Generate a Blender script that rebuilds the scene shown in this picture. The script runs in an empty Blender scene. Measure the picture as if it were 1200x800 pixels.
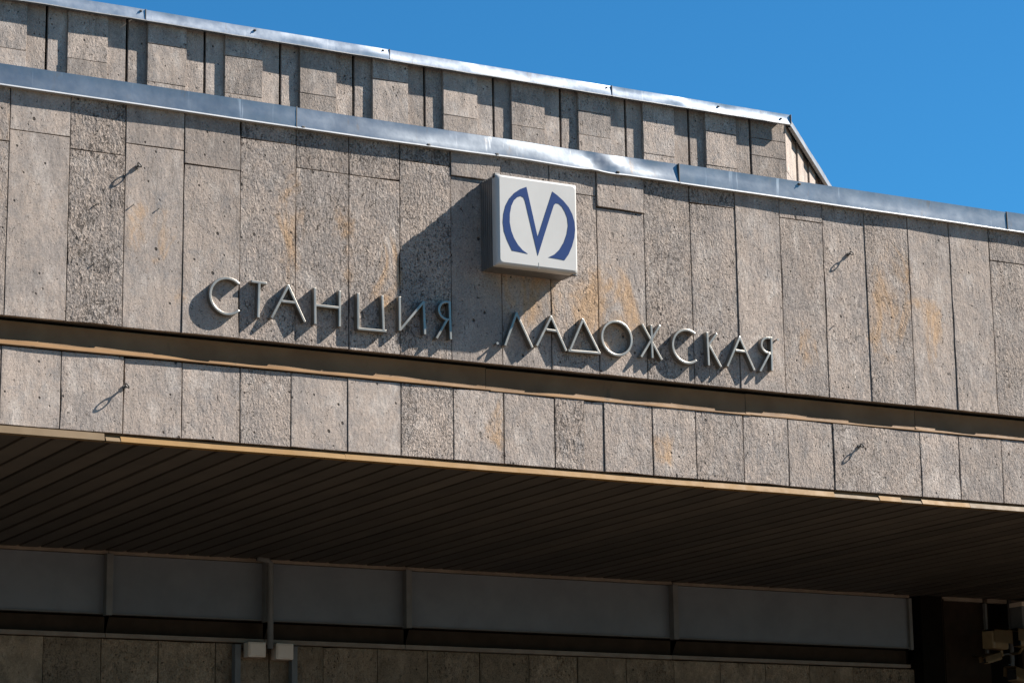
import bpy, bmesh, math, random
from mathutils import Vector, Matrix

S = bpy.context.scene
COL = S.collection
rnd = random.Random(7)
R = math.radians

# ------------------------------------------------------------------ camera
YAW, PITCH, ROLL, FPX = 0.503142895, 0.218183435, -0.013997983, 2929.3
cam_d = bpy.data.cameras.new("camera")
cam_d.sensor_width = 36.0
cam_d.lens = FPX / 1200.0 * 36.0
cam_d.clip_end = 6000.0
cam = bpy.data.objects.new("camera", cam_d)
fwd = Vector((math.sin(YAW) * math.cos(PITCH), math.cos(YAW) * math.cos(PITCH), math.sin(PITCH)))
rgt = Vector((math.cos(YAW), -math.sin(YAW), 0.0))
upv = rgt.cross(fwd)
r2 = math.cos(ROLL) * rgt + math.sin(ROLL) * upv
u2 = -math.sin(ROLL) * rgt + math.cos(ROLL) * upv
m = Matrix.Identity(4)
for i in range(3):
    m[i][0], m[i][1], m[i][2] = r2[i], u2[i], -fwd[i]
m[0][3], m[1][3], m[2][3] = 0.0, -24.0, 1.6
cam.matrix_world = m
COL.objects.link(cam)
S.camera = cam

# ------------------------------------------------------------------ sky, sun, exposure
SUN = Vector((2.75, -1.0, 2.43)).normalized()          # towards the sun
EL = math.asin(SUN.z)
AZ = math.atan2(SUN.x, SUN.y)                          # clockwise from +Y
W = bpy.data.worlds.new("World")
S.world = W
W.use_nodes = True
nt = W.node_tree
bg = nt.nodes["Background"]
sky = nt.nodes.new("ShaderNodeTexSky")
sky.sky_type = 'NISHITA'
sky.sun_disc = False
sky.sun_elevation = EL
sky.sun_rotation = AZ
sky.altitude = 0
sky.air_density = 1.0
sky.dust_density = 0.1
sky.ozone_density = 2.5
tint = nt.nodes.new("ShaderNodeMix")
tint.data_type = 'RGBA'; tint.blend_type = 'MULTIPLY'
tint.inputs[0].default_value = 1.0
tint.inputs[7].default_value = (0.198, 0.665, 0.935, 1.0)  # clear, polarised northern blue
nt.links.new(sky.outputs[0], tint.inputs[6])
nt.links.new(tint.outputs[2], bg.inputs[0])
bg.inputs[1].default_value = 0.05
sl = bpy.data.lights.new("sun", 'SUN')
sl.energy = 5.0
sl.angle = R(0.53)
sl.color = (1.0, 0.95, 0.88)
sun = bpy.data.objects.new("sun", sl)
sun.rotation_euler = SUN.to_track_quat('Z', 'Y').to_euler()
sun.location = (20, -20, 30)
COL.objects.link(sun)
S.view_settings.view_transform = 'Standard'
S.view_settings.look = 'None'
S.view_settings.exposure = 1.56
S.view_settings.gamma = 1.0
S.view_settings.use_curve_mapping = False

# ------------------------------------------------------------------ material helpers
class NT:
    def __init__(s, name):
        s.m = bpy.data.materials.new(name)
        s.m.use_nodes = True
        s.t = s.m.node_tree
        s.b = s.t.nodes["Principled BSDF"]
    def n(s, typ, **kw):
        nd = s.t.nodes.new("ShaderNode" + typ)
        for k, v in kw.items():
            if k.startswith("i_"):
                nd.inputs[k[2:].replace("_", " ")].default_value = v
            else:
                setattr(nd, k, v)
        return nd
    def l(s, a, b):
        s.t.links.new(a, b)
    def noise(s, vec, scale, detail=4.0, rough=0.55, dist=0.0):
        nd = s.n("TexNoise")
        nd.inputs["Scale"].default_value = scale
        nd.inputs["Detail"].default_value = detail
        nd.inputs["Roughness"].default_value = rough
        nd.inputs["Distortion"].default_value = dist
        s.l(vec, nd.inputs["Vector"])
        return nd.outputs["Fac"]
    def voro(s, vec, scale, out="Distance", feature='F1', rand=1.0):
        nd = s.n("TexVoronoi", feature=feature)
        nd.inputs["Scale"].default_value = scale
        nd.inputs["Randomness"].default_value = rand
        s.l(vec, nd.inputs["Vector"])
        return nd.outputs[out]
    def mr(s, v, a, b, c=0.0, d=1.0, smooth=True):
        nd = s.n("MapRange", interpolation_type='SMOOTHSTEP' if smooth else 'LINEAR')
        nd.inputs["From Min"].default_value = a
        nd.inputs["From Max"].default_value = b
        nd.inputs["To Min"].default_value = c
        nd.inputs["To Max"].default_value = d
        s.l(v, nd.inputs["Value"])
        return nd.outputs["Result"]
    def math(s, op, a, b=None, c=None):
        nd = s.n("Math", operation=op)
        for i, x in enumerate((a, b, c)):
            if x is None: continue
            if isinstance(x, (int, float)): nd.inputs[i].default_value = x
            else: s.l(x, nd.inputs[i])
        return nd.outputs[0]
    def mix(s, f, a, b, blend='MIX'):
        nd = s.n("Mix", data_type='RGBA', blend_type=blend)
        for idx, x in ((0, f), (6, a), (7, b)):
            if isinstance(x, (int, float)): nd.inputs[idx].default_value = x
            elif isinstance(x, tuple): nd.inputs[idx].default_value = (*x, 1.0)
            else: s.l(x, nd.inputs[idx])
        return nd.outputs[2]
    def vmap(s, vec, scale=(1, 1, 1), rot=(0, 0, 0)):
        nd = s.n("Mapping")
        nd.inputs["Scale"].default_value = scale
        nd.inputs["Rotation"].default_value = rot
        s.l(vec, nd.inputs["Vector"])
        return nd.outputs[0]
    def objvec(s):
        tc = s.n("TexCoord")
        oi = s.n("ObjectInfo")
        r = s.math('MULTIPLY', oi.outputs["Random"], 97.0)
        ad = s.n("VectorMath", operation='ADD')
        s.l(tc.outputs["Object"], ad.inputs[0])
        s.l(r, ad.inputs[1])
        return ad.outputs[0], oi, tc
    def bump(s, h, dist, strength=1.0):
        nd = s.n("Bump")
        nd.inputs["Distance"].default_value = dist
        nd.inputs["Strength"].default_value = strength
        s.l(h, nd.inputs["Height"])
        s.l(nd.outputs[0], s.b.inputs["Normal"])

def stone_material(name, g1, g2, pale, warm, dark, stains=()):
    """Weathered shell limestone. obj.color: r = warm stain, g = how pitted, b = tone."""
    k = NT(name)
    v, oi, tc = k.objvec()
    sep = k.n("SeparateColor")
    k.l(oi.outputs["Color"], sep.inputs[0])
    pr, pg, pb = sep.outputs[0], sep.outputs[1], sep.outputs[2]
    rn = oi.outputs["Random"]
    r2_ = k.math('FRACT', k.math('MULTIPLY', rn, 7.31))
    r3_ = k.math('FRACT', k.math('MULTIPLY', rn, 23.7))
    gen = k.n("SeparateXYZ"); k.l(tc.outputs["Generated"], gen.inputs[0])
    gx, gz = gen.outputs[0], gen.outputs[2]
    big = k.noise(v, 1.7, 3.0)
    mid = k.noise(v, 7.0, 5.0, 0.65, 0.4)
    base = k.mix(k.mr(k.math('ADD', big, k.math('SUBTRACT', mid, 0.5)), 0.34, 0.66), g1, g2)
    # bleached cloudy patches
    bl = k.mr(k.noise(k.vmap(v, (1, 1, 0.6), (0.2, 0.1, 0.7)), 4.3, 5.0, 0.65), 0.50, 0.70)
    base = k.mix(k.math('MULTIPLY', bl, 0.65), base, pale)
    # blue-grey lichen blotches
    cg = k.mr(k.noise(k.vmap(v, (1, 1, 0.7), (0.3, 0.2, 0.5)), 3.9, 6.0, 0.72, 0.5), 0.54, 0.70)
    col = k.mix(k.math('MULTIPLY', cg, k.math('ADD', 0.25, k.math('MULTIPLY', r2_, 0.5))), base, (g1[0] * 0.66, g1[1] * 0.74, g1[2] * 0.83))
    # iron stains that spread across the joints, where water has come through the wall
    geo = k.n("NewGeometry")
    wp = geo.outputs["Position"]
    wx = k.n("SeparateXYZ"); k.l(wp, wx.inputs[0])
    st = k.noise(k.vmap(wp, (1.0, 1.0, 0.5)), 2.6, 6.0, 0.68, 0.8)
    blob = None
    for bx, bz, rx, rz in stains:
        ex = k.math('MULTIPLY', k.math('SUBTRACT', wx.outputs[0], bx), 1.0 / rx)
        ez = k.math('MULTIPLY', k.math('SUBTRACT', wx.outputs[2], bz), 1.0 / rz)
        q = k.mr(k.math('ADD', k.math('MULTIPLY', ex, ex), k.math('MULTIPLY', ez, ez)), 0.0, 1.0, 1.0, 0.0)
        blob = q if blob is None else k.math('MAXIMUM', blob, q)
    thr = k.math('SUBTRACT', 0.72, k.math('MULTIPLY', pr, 0.13))
    if blob is not None:
        thr = k.math('SUBTRACT', thr, k.math('MULTIPLY', blob, 0.23))
    stm = k.mr(k.math('MULTIPLY', k.math('SUBTRACT', st, thr), 4.5), 0.0, 1.0)
    col = k.mix(k.math('MULTIPLY', stm, 0.75), col, warm)
    # dark damp tongues hanging from the coping
    tg = k.noise(k.vmap(wp, (1.0, 1.0, 0.22)), 4.5, 5.0, 0.65, 0.3)
    tongue = k.math('MULTIPLY', k.mr(tg, 0.46, 0.66), k.mr(wx.outputs[2], 8.7, 9.75, 0.0, 1.0, smooth=False))
    # soot: runs down from the upper edge, and grime along the joints
    sn = k.noise(k.vmap(v, (1.0, 1.0, 0.20)), 8.0, 5.0, 0.65, 0.3)
    run = k.math('MULTIPLY', k.mr(sn, 0.50, 0.72), k.mr(gz, 0.25, 1.0, 0.15, 1.0))
    eg = k.math('MAXIMUM', k.mr(k.math('ABSOLUTE', k.math('SUBTRACT', gx, 0.5)), 0.40, 0.50), k.mr(k.math('ABSOLUTE', k.math('SUBTRACT', gz, 0.5)), 0.46, 0.50))
    grime = k.math('MULTIPLY', eg, k.mr(k.noise(v, 5.0, 5.0, 0.7), 0.45, 0.68))
    soot = k.math('MAXIMUM', k.math('MULTIPLY', tongue, 0.5 if stains else 0.0), k.math('MULTIPLY', run, k.math('ADD', 0.08, k.math('MULTIPLY', k.math('MULTIPLY', r3_, r3_), 0.75))))
    soot = k.math('MAXIMUM', soot, k.math('MULTIPLY', grime, 0.65))
    col = k.mix(k.math('MULTIPLY', soot, 0.75), col, (g1[0] * 0.42, g1[1] * 0.40, g1[2] * 0.38))
    # fine speckle
    sp = k.noise(v, 52.0, 3.0, 0.7)
    col = k.mix(k.math('ADD', 0.35, k.math('MULTIPLY', pg, 0.5)), col, k.mix(k.mr(sp, 0.32, 0.68, smooth=False), (0.24, 0.24, 0.24), (0.78, 0.77, 0.76)), 'OVERLAY')
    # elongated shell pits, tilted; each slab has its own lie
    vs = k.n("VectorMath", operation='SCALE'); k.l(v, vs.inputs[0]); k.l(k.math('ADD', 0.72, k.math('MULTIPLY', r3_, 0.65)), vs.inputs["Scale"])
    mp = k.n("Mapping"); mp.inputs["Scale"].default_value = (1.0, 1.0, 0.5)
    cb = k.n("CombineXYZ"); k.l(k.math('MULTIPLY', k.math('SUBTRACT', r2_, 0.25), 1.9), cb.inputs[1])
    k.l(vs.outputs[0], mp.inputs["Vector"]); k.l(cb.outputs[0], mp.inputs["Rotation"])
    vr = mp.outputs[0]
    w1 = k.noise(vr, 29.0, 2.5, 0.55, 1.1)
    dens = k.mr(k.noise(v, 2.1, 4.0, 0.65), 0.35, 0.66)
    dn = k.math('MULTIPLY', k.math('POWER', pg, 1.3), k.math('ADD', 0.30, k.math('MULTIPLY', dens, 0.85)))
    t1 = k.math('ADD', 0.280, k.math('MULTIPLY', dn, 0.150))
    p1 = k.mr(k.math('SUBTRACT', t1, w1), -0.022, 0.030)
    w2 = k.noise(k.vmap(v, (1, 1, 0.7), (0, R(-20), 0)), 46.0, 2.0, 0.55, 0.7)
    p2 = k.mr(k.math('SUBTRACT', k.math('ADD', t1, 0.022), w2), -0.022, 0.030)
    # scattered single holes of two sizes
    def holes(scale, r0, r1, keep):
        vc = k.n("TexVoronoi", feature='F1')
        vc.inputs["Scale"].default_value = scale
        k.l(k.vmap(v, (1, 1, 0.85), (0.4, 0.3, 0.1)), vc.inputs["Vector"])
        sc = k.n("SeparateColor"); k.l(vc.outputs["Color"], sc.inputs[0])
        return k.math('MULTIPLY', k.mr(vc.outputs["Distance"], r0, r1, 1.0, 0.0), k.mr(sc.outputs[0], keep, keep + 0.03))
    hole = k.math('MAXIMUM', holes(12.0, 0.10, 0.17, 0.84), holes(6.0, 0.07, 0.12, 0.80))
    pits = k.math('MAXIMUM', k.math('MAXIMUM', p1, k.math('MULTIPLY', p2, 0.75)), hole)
    col = k.mix(k.math('MULTIPLY', pits, k.math('ADD', 0.70, k.math('MULTIPLY', hole, 0.20))), col, dark)  # pit dirt, plus the shadow inside the pits put into the colour
    tone = k.n("HueSaturation")
    k.l(k.math('ADD', 0.44, k.math('MULTIPLY', pb, 1.10)), tone.inputs["Value"])
    k.l(col, tone.inputs["Color"])
    k.l(tone.outputs[0], k.b.inputs["Base Color"])
    k.b.inputs["Roughness"].default_value = 0.92
    k.b.inputs["Specular IOR Level"].default_value = 0.2
    rough = k.noise(vr, 24.0, 4.0, 0.66, 0.8)
    amp = k.math('ADD', 0.06, k.math('MULTIPLY', pg, 1.35))
    h = k.math('SUBTRACT', k.math('MULTIPLY', rough, amp), k.math('MULTIPLY', pits, 0.9))
    h = k.math('ADD', h, k.math('MULTIPLY', k.noise(v, 42.0, 2.0), k.math('ADD', 0.05, k.math('MULTIPLY', pg, 0.22))))
    h = k.math('ADD', h, k.math('MULTIPLY', k.noise(k.vmap(v, (1, 1, 0.5)), 4.0, 3.0), 0.9))
    k.bump(h, 0.018)
    return k.m

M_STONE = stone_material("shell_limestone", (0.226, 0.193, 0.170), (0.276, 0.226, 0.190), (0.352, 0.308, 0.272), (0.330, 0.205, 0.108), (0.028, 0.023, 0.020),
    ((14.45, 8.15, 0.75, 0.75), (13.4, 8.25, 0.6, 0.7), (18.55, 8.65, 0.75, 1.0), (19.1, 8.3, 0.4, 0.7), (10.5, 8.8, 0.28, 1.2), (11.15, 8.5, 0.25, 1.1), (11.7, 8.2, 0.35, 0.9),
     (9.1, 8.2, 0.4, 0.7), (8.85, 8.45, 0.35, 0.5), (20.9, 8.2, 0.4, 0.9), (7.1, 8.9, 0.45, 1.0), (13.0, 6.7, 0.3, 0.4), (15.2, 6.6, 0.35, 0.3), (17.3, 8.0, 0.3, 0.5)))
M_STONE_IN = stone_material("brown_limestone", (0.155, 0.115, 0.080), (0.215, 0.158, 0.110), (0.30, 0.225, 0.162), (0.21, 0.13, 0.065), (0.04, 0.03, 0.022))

def metal(name, c1, c2, rough=(0.3, 0.5), metallic=0.9, dirt=None, streak=0.0, bump=0.0, spec=0.5):
    k = NT(name)
    k.b.inputs['Specular IOR Level'].default_value = spec
    v, oi, tc = k.objvec()
    a = k.noise(v, 2.2, 5.0, 0.6)
    col = k.mix(k.mr(a, 0.3, 0.7), c1, c2)
    k.b.inputs["Metallic"].default_value = metallic
    if streak:
        s1 = k.noise(k.vmap(v, (1, 1, 0.06)), 11.0, 4.0, 0.6)
        f = k.mr(s1, 0.62, 0.72)
        col = k.mix(k.math('MULTIPLY', f, streak), col, (0.70, 0.69, 0.66))
    if dirt:
        s2 = k.noise(k.vmap(v, (1, 1, 0.25)), 5.0, 6.0, 0.7)
        f2 = k.mr(s2, 0.60, 0.74)
        col = k.mix(k.math('MULTIPLY', f2, 0.7), col, dirt)
    k.l(col, k.b.inputs["Base Color"])
    k.l(k.mr(k.noise(v, 7.0, 5.0, 0.6), 0.3, 0.7, rough[0], rough[1]), k.b.inputs["Roughness"])
    if bump:
        k.bump(k.noise(v, 3.0, 4.0, 0.5), bump)
    return k.m

def flat_paint(name, c1, c2, rough=0.55, scale=4.0, bump=0.0, spec=0.35, bscale=60.0, vary=0.0):
    k = NT(name)
    v, oi, tc = k.objvec()
    a = k.noise(v, scale, 5.0, 0.65)
    col = k.mix(k.mr(a, 0.3, 0.7), c1, c2)
    if vary:
        hs = k.n("HueSaturation")
        k.l(k.math('ADD', 1.0 - vary, k.math('MULTIPLY', oi.outputs["Random"], 2 * vary)), hs.inputs["Value"])
        k.l(col, hs.inputs["Color"]); col = hs.outputs[0]
    k.l(col, k.b.inputs["Base Color"])
    k.b.inputs["Roughness"].default_value = rough
    k.b.inputs["Specular IOR Level"].default_value = spec
    if bump:
        k.bump(k.noise(v, bscale, 3.0), bump)
    return k.m

M_ZINC = metal("galvanised_sheet", (0.155, 0.172, 0.190), (0.20, 0.218, 0.236), (0.33, 0.37), 0.9, (0.20, 0.15, 0.11), 0.35, 0.004)
M_ZINC_LIGHT = metal("galvanised_sheet_sky_sheen", (0.25, 0.275, 0.305), (0.31, 0.335, 0.365), (0.36, 0.42), 0.88, (0.20, 0.17, 0.14), 0.25, 0.004)  # galvanised sheet with a brighter, bluer sky reflection put into the colour
M_DRIP = metal("bright_drip_edge", (0.25, 0.26, 0.27), (0.33, 0.335, 0.34), (0.4, 0.5), 0.1)
M_ZINC_DIRTY = metal("dull_sheet", (0.16, 0.165, 0.17), (0.22, 0.22, 0.22), (0.45, 0.6), 0.6, (0.16, 0.12, 0.09), 0.2, 0.003)
M_BRONZE = metal("bronze_sheet", (0.125, 0.070, 0.031), (0.165, 0.097, 0.046), (0.6, 0.7), 0.0, (0.05, 0.035, 0.02), 0.0, 0.004, 0.15)
M_GOLD = metal("gold_anodised_strip", (0.150, 0.080, 0.021), (0.185, 0.102, 0.030), (0.6, 0.7), 0.0, (0.12, 0.075, 0.035), 0.0, 0.002, 0.2)
M_TAN = metal("faded_strip", (0.110, 0.072, 0.036), (0.138, 0.092, 0.048), (0.6, 0.7), 0.0, (0.09, 0.065, 0.04), 0.0, 0.002, 0.2)
M_LETTER = metal("letter_aluminium", (0.20, 0.183, 0.158), (0.285, 0.263, 0.23), (0.36, 0.44), 0.75, (0.16, 0.13, 0.10), 0.0)
M_ALU = metal("grey_aluminium", (0.15, 0.142, 0.135), (0.20, 0.19, 0.18), (0.4, 0.55), 0.5)
M_IRON = flat_paint("weathered_iron", (0.06, 0.055, 0.05), (0.12, 0.11, 0.10), 0.6)
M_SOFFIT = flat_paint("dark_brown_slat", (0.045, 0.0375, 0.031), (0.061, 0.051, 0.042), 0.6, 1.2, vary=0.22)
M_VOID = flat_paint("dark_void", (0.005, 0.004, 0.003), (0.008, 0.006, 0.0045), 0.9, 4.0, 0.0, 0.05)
M_FASCIA = flat_paint("grey_fascia_paint", (0.106, 0.114, 0.132), (0.132, 0.140, 0.160), 0.6, 1.5, vary=0.07)
M_FRAME = flat_paint("grey_frame_paint", (0.112, 0.110, 0.110), (0.142, 0.138, 0.138), 0.65, 4.0, 0.0, 0.15)
M_RAIL = flat_paint("weathered_rail", (0.14, 0.105, 0.08), (0.20, 0.155, 0.12), 0.6)
M_DARKRED = flat_paint("dark_brown_cladding", (0.022, 0.014, 0.009), (0.032, 0.020, 0.013), 0.7, 4.0, 0.0, 0.08)
M_BEIGE = flat_paint("beige_box_paint", (0.50, 0.40, 0.33), (0.56, 0.46, 0.385), 0.6)
M_CCTV = flat_paint("beige_camera_paint", (0.16, 0.105, 0.052), (0.20, 0.132, 0.066), 0.45)
M_LENS = flat_paint("camera_glass", (0.01, 0.01, 0.012), (0.012, 0.012, 0.014), 0.08, 4.0, 0.0, 0.5)
M_WHITE = flat_paint("white_acrylic", (0.40, 0.385, 0.36), (0.44, 0.425, 0.40), 0.35, 1.5)
M_BLUE = flat_paint("blue_film", (0.003, 0.024, 0.105), (0.004, 0.028, 0.115), 0.5, 4.0, 0.0, 0.12)
M_CONC = flat_paint("concrete_core", (0.05, 0.045, 0.04), (0.08, 0.07, 0.06), 0.9, 2.0)
M_ROOF = flat_paint("roof_felt", (0.06, 0.06, 0.06), (0.09, 0.088, 0.085), 0.9)
M_GROUND = flat_paint("plaza_paving", (0.094, 0.070, 0.046), (0.120, 0.090, 0.060), 0.85, 0.6)

# ------------------------------------------------------------------ object helpers
WL = {}                                                  # world location of every empty / part
def empty(name, loc, label=None, cat=None, group=None, parent=None):
    o = bpy.data.objects.new(name, None)
    o.empty_display_size = 0.2
    COL.objects.link(o)
    return place(o, loc, parent, label, cat, group)

def place(o, loc, parent=None, label=None, cat=None, group=None):
    loc = Vector(loc)
    WL[o] = loc
    if parent is not None:
        o.parent = parent
        o.location = loc - WL[parent]
    else:
        o.location = loc
    if label: o["label"] = label
    if cat: o["category"] = cat
    if group: o["group"] = group
    return o

class MB:
    """Collects shapes in world coordinates and links them as ONE mesh object."""
    def __init__(s):
        s.bm = bmesh.new()
    def poly(s, pts):
        return s.bm.faces.new([s.bm.verts.new(p) for p in pts])
    def box(s, a, b, bev=0.0):
        x0, y0, z0 = a; x1, y1, z1 = b
        c = [(x0, y0, z0), (x1, y0, z0), (x1, y1, z0), (x0, y1, z0), (x0, y0, z1), (x1, y0, z1), (x1, y1, z1), (x0, y1, z1)]
        vs = [s.bm.verts.new(p) for p in c]
        fs = [s.bm.faces.new([vs[i] for i in f]) for f in ((0, 3, 2, 1), (4, 5, 6, 7), (0, 1, 5, 4), (1, 2, 6, 5), (2, 3, 7, 6), (3, 0, 4, 7))]
        if bev:
            es = list({e for f in fs for e in f.edges})
            bmesh.ops.bevel(s.bm, geom=es, offset=bev, segments=2, affect='EDGES', profile=0.6)
    def prism(s, pts, y0, y1):
        """pts: (x, z) outline, extruded from y0 (front) to y1."""
        f = [s.bm.verts.new((x, y0, z)) for x, z in pts]
        b = [s.bm.verts.new((x, y1, z)) for x, z in pts]
        s.bm.faces.new(f); s.bm.faces.new(b[::-1])
        for i in range(len(pts)):
            j = (i + 1) % len(pts)
            s.bm.faces.new((f[i], b[i], b[j], f[j]))
    def tube(s, path, r, n=8, closed=False):
        rings = []
        P = [Vector(p) for p in path]
        N = len(P)
        ref = None
        for i, p in enumerate(P):
            if closed: t = (P[(i + 1) % N] - P[i - 1]).normalized()
            else: t = (P[min(i + 1, N - 1)] - P[max(i - 1, 0)]).normalized()
            if ref is None or abs(ref.dot(t)) > 0.95:
                ref = Vector((0, 0, 1)) if abs(t.z) < 0.9 else Vector((1, 0, 0))
            a = (ref - t * ref.dot(t)).normalized(); b = t.cross(a); ref = a
            rings.append([s.bm.verts.new(p + (a * math.cos(2 * math.pi * q / n) + b * math.sin(2 * math.pi * q / n)) * r) for q in range(n)])
        for i in range(N if closed else N - 1):
            A, B = rings[i], rings[(i + 1) % N]
            for q in range(n):
                s.bm.faces.new((A[q], A[(q + 1) % n], B[(q + 1) % n], B[q]))
        if not closed:
            s.bm.faces.new(rings[0][::-1]); s.bm.faces.new(rings[-1])
    def sheet(s, rows):
        """rows: list of equally long lists of points."""
        V = [[s.bm.verts.new(p) for p in r] for r in rows]
        for i in range(len(V) - 1):
            for j in range(len(V[i]) - 1):
                s.bm.faces.new((V[i][j], V[i][j + 1], V[i + 1][j + 1], V[i + 1][j]))
    def build(s, name, mat, parent=None, origin=None, smooth=False, **kw):
        if origin is None:
            xs = [v.co for v in s.bm.verts]
            lo = Vector([min(c[i] for c in xs) for i in range(3)]); hi = Vector([max(c[i] for c in xs) for i in range(3)])
            origin = (lo + hi) / 2
        origin = Vector(origin)
        bmesh.ops.translate(s.bm, verts=s.bm.verts, vec=-origin)
        bmesh.ops.recalc_face_normals(s.bm, faces=s.bm.faces)
        me = bpy.data.meshes.new(name)
        s.bm.to_mesh(me); s.bm.free()
        me.materials.append(mat)
        if smooth:
            for p in me.polygons: p.use_smooth = True
        o = bpy.data.objects.new(name, me)
        COL.objects.link(o)
        return place(o, origin, parent, **kw)

def slab(parent, u0, u1, z0, z1, d=0.0, mat=None, col=None, frame=None, gap=(0.004, 0.004), thick=0.05, name="stone_slab", rough=0.003):
    """One facing stone: slightly uneven outline, arrises knocked off. frame = (origin, u dir, inward normal)."""
    O, U, N = frame or (Vector((0, 0, 0)), Vector((1, 0, 0)), Vector((0, 1, 0)))
    u0 += gap[0]; u1 -= gap[1]; z0 += 0.003; z1 -= 0.003
    j = lambda: rnd.uniform(0, rough) + (rnd.uniform(0.004, 0.012) if rough > 0.0025 and rnd.random() < 0.07 else 0.0)
    nz = max(3, min(9, int((z1 - z0) / 0.22)))
    out = []
    for i in range(2): out.append((u0 + (u1 - u0) * i / 2 + (j() if i == 0 else 0), z0 + j()))
    for i in range(nz): out.append((u1 - j(), z0 + (z1 - z0) * (i + (rnd.uniform(-.3, .3) if i else 0)) / nz + (j() if i == 0 else 0)))
    for i in range(2): out.append((u1 - (u1 - u0) * i / 2 - (j() if i == 0 else 0), z1 - j()))
    for i in range(nz): out.append((u0 + j(), z1 - (z1 - z0) * (i + (rnd.uniform(-.3, .3) if i else 0)) / nz - (j() if i == 0 else 0)))
    uc, zc = (u0 + u1) / 2, (z0 + z1) / 2
    tu, tz = rnd.uniform(-0.004, 0.004), rnd.uniform(-0.003, 0.003)      # a touch out of plane
    b = MB()
    ins = 0.0035
    def P(u, z, dd):
        dd += tu * (u - uc) / 0.3 + tz * (z - zc) / 0.6
        p = O + U * u + N * dd
        return (p.x, p.y, z)
    fr = [b.bm.verts.new(P(u + (ins if u < uc else -ins), z + (ins if z < zc else -ins), d)) for u, z in out]
    ed = [b.bm.verts.new(P(u, z, d + 0.005)) for u, z in out]
    bk = [b.bm.verts.new(P(u, z, d + thick)) for u, z in out]
    b.bm.faces.new(fr)
    for A, B in ((fr, ed), (ed, bk)):
        for i in range(len(out)):
            k = (i + 1) % len(out)
            b.bm.faces.new((A[i], B[i], B[k], A[k]))
    o = b.build(name, mat or M_STONE, parent)
    o.color = (*(col or (rnd.uniform(0.05, 0.55), rnd.uniform(0.15, 0.8), rnd.uniform(0.3, 0.7))), 1.0)
    return o

# ------------------------------------------------------------------ ground
g = MB()
g.sheet([[(x, y, 0.0) for x in (-1500, 1500)] for y in (-1500, 1500)])
ground = g.build("ground", M_GROUND, origin=(0, 0, 0))
ground["kind"] = "structure"

# ------------------------------------------------------------------ the station building
XL, XR = 2.82, 33.2                                     # how far the canopy front is built
bld = empty("station_building", (14.0, 0.0, 0.0),
            "stone-clad station building with a deep dark canopy and a ribbed upper tier behind", "building")

# load-bearing core behind the stone of the front wall
c = MB()
c.box((XL, 0.055, 7.40), (XR, 0.60, 9.97))
c.box((XL, 0.055, 6.30), (XR, 0.60, 7.02))
core = c.build("front_wall", M_CONC, bld)
c = MB(); c.box((XL, 0.16, 7.022), (XR, 0.60, 7.398)); c.build("slot_backing", M_VOID, core)
rf = MB(); rf.box((XL, 0.6, 6.55), (XR, 11.4, 9.72)); rf.build("flat_roof", M_ROOF, bld)
sw = MB(); sw.box((XR, 0.02, 0.0), (XR + 0.4, 11.4, 9.97)); sw.build("end_wall", M_CONC, bld)

# column joints of the facing, measured; (x of the joint, width of its gap)
JX = [(2.82, .004), (3.47, .005), (4.12, .004), (4.77, .006), (5.42, .004), (6.06, .003), (6.71, .004),
      (7.357, .006), (8.003, .0035), (8.612, .007), (9.265, .006), (9.910, .006), (10.558, .005), (11.19, .005), (11.812, .006),
      (12.449, .004), (13.09, .004), (13.72, .004), (14.349, .007), (14.99, .004), (15.637, .006), (16.277, .005), (16.924, .0055),
      (17.554, .0065), (18.19, .002), (18.849, .007), (19.503, .0045), (20.135, .008), (20.79, .005), (21.43, .004), (22.08, .005), (22.73, .004),
      (23.38, .005), (24.03, .005), (24.68, .004), (25.3, .005), (26.0, .005), (26.6, .005), (27.3, .005), (27.9, .005), (28.6, .005),
      (29.2, .005), (29.9, .005), (30.5, .005), (31.2, .005), (31.8, .005), (32.5, .005), (33.2, .005)]
# first column index 6 = 6.71..7.357 : height of the short top stone's lower edge, and looks (warm, pits, tone)
TOPZ = {6: 9.22, 7: 9.355, 8: 9.235, 9: 9.375, 10: 9.235, 11: 9.61, 12: 9.36, 13: 9.36, 14: 9.61, 15: 9.51, 16: 9.45, 17: 9.5,
        18: 9.37, 20: 9.59, 22: 9.56, 27: 9.38, 28: 9.5}
LOOK = {6: (.6, .4, .5), 7: (.10, .10, .60), 8: (.30, .88, .44), 9: (.35, .12, .62), 10: (.30, .22, .52), 11: (.55, .62, .50), 12: (.60, .75, .48),
        13: (.45, .70, .50), 14: (.45, .85, .50), 15: (.55, .30, .45), 16: (.35, .30, .5), 17: (.8, .62, .55), 18: (.85, .35, .60),
        19: (.35, .75, .46), 20: (.42, .62, .54), 21: (.35, .32, .60), 22: (.35, .48, .52), 23: (.30, .50, .56), 24: (.78, .62, .52),
        25: (.55, .30, .58), 26: (.20, .32, .58), 27: (.75, .70, .46), 28: (.5, .5, .5)}
PROUD = {15: -0.022, 18: -0.018}
for i in range(len(JX) - 1):
    (xa, ga), (xb, gb) = JX[i], JX[i + 1]
    ga, gb = ga * 0.5, gb * 0.5
    lk = LOOK.get(i)
    d0 = rnd.uniform(-0.006, 0.004)
    zt = TOPZ.get(i) if 6 <= i <= 28 else 9.4
    if zt is None:
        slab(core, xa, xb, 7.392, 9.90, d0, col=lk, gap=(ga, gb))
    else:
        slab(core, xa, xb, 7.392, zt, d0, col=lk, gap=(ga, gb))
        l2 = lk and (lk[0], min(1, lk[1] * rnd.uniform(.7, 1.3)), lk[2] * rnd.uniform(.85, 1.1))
        slab(core, xa, xb, zt, 9.90, d0 + PROUD.get(i, rnd.uniform(-0.003, 0.002)), col=l2, gap=(ga, gb))

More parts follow.
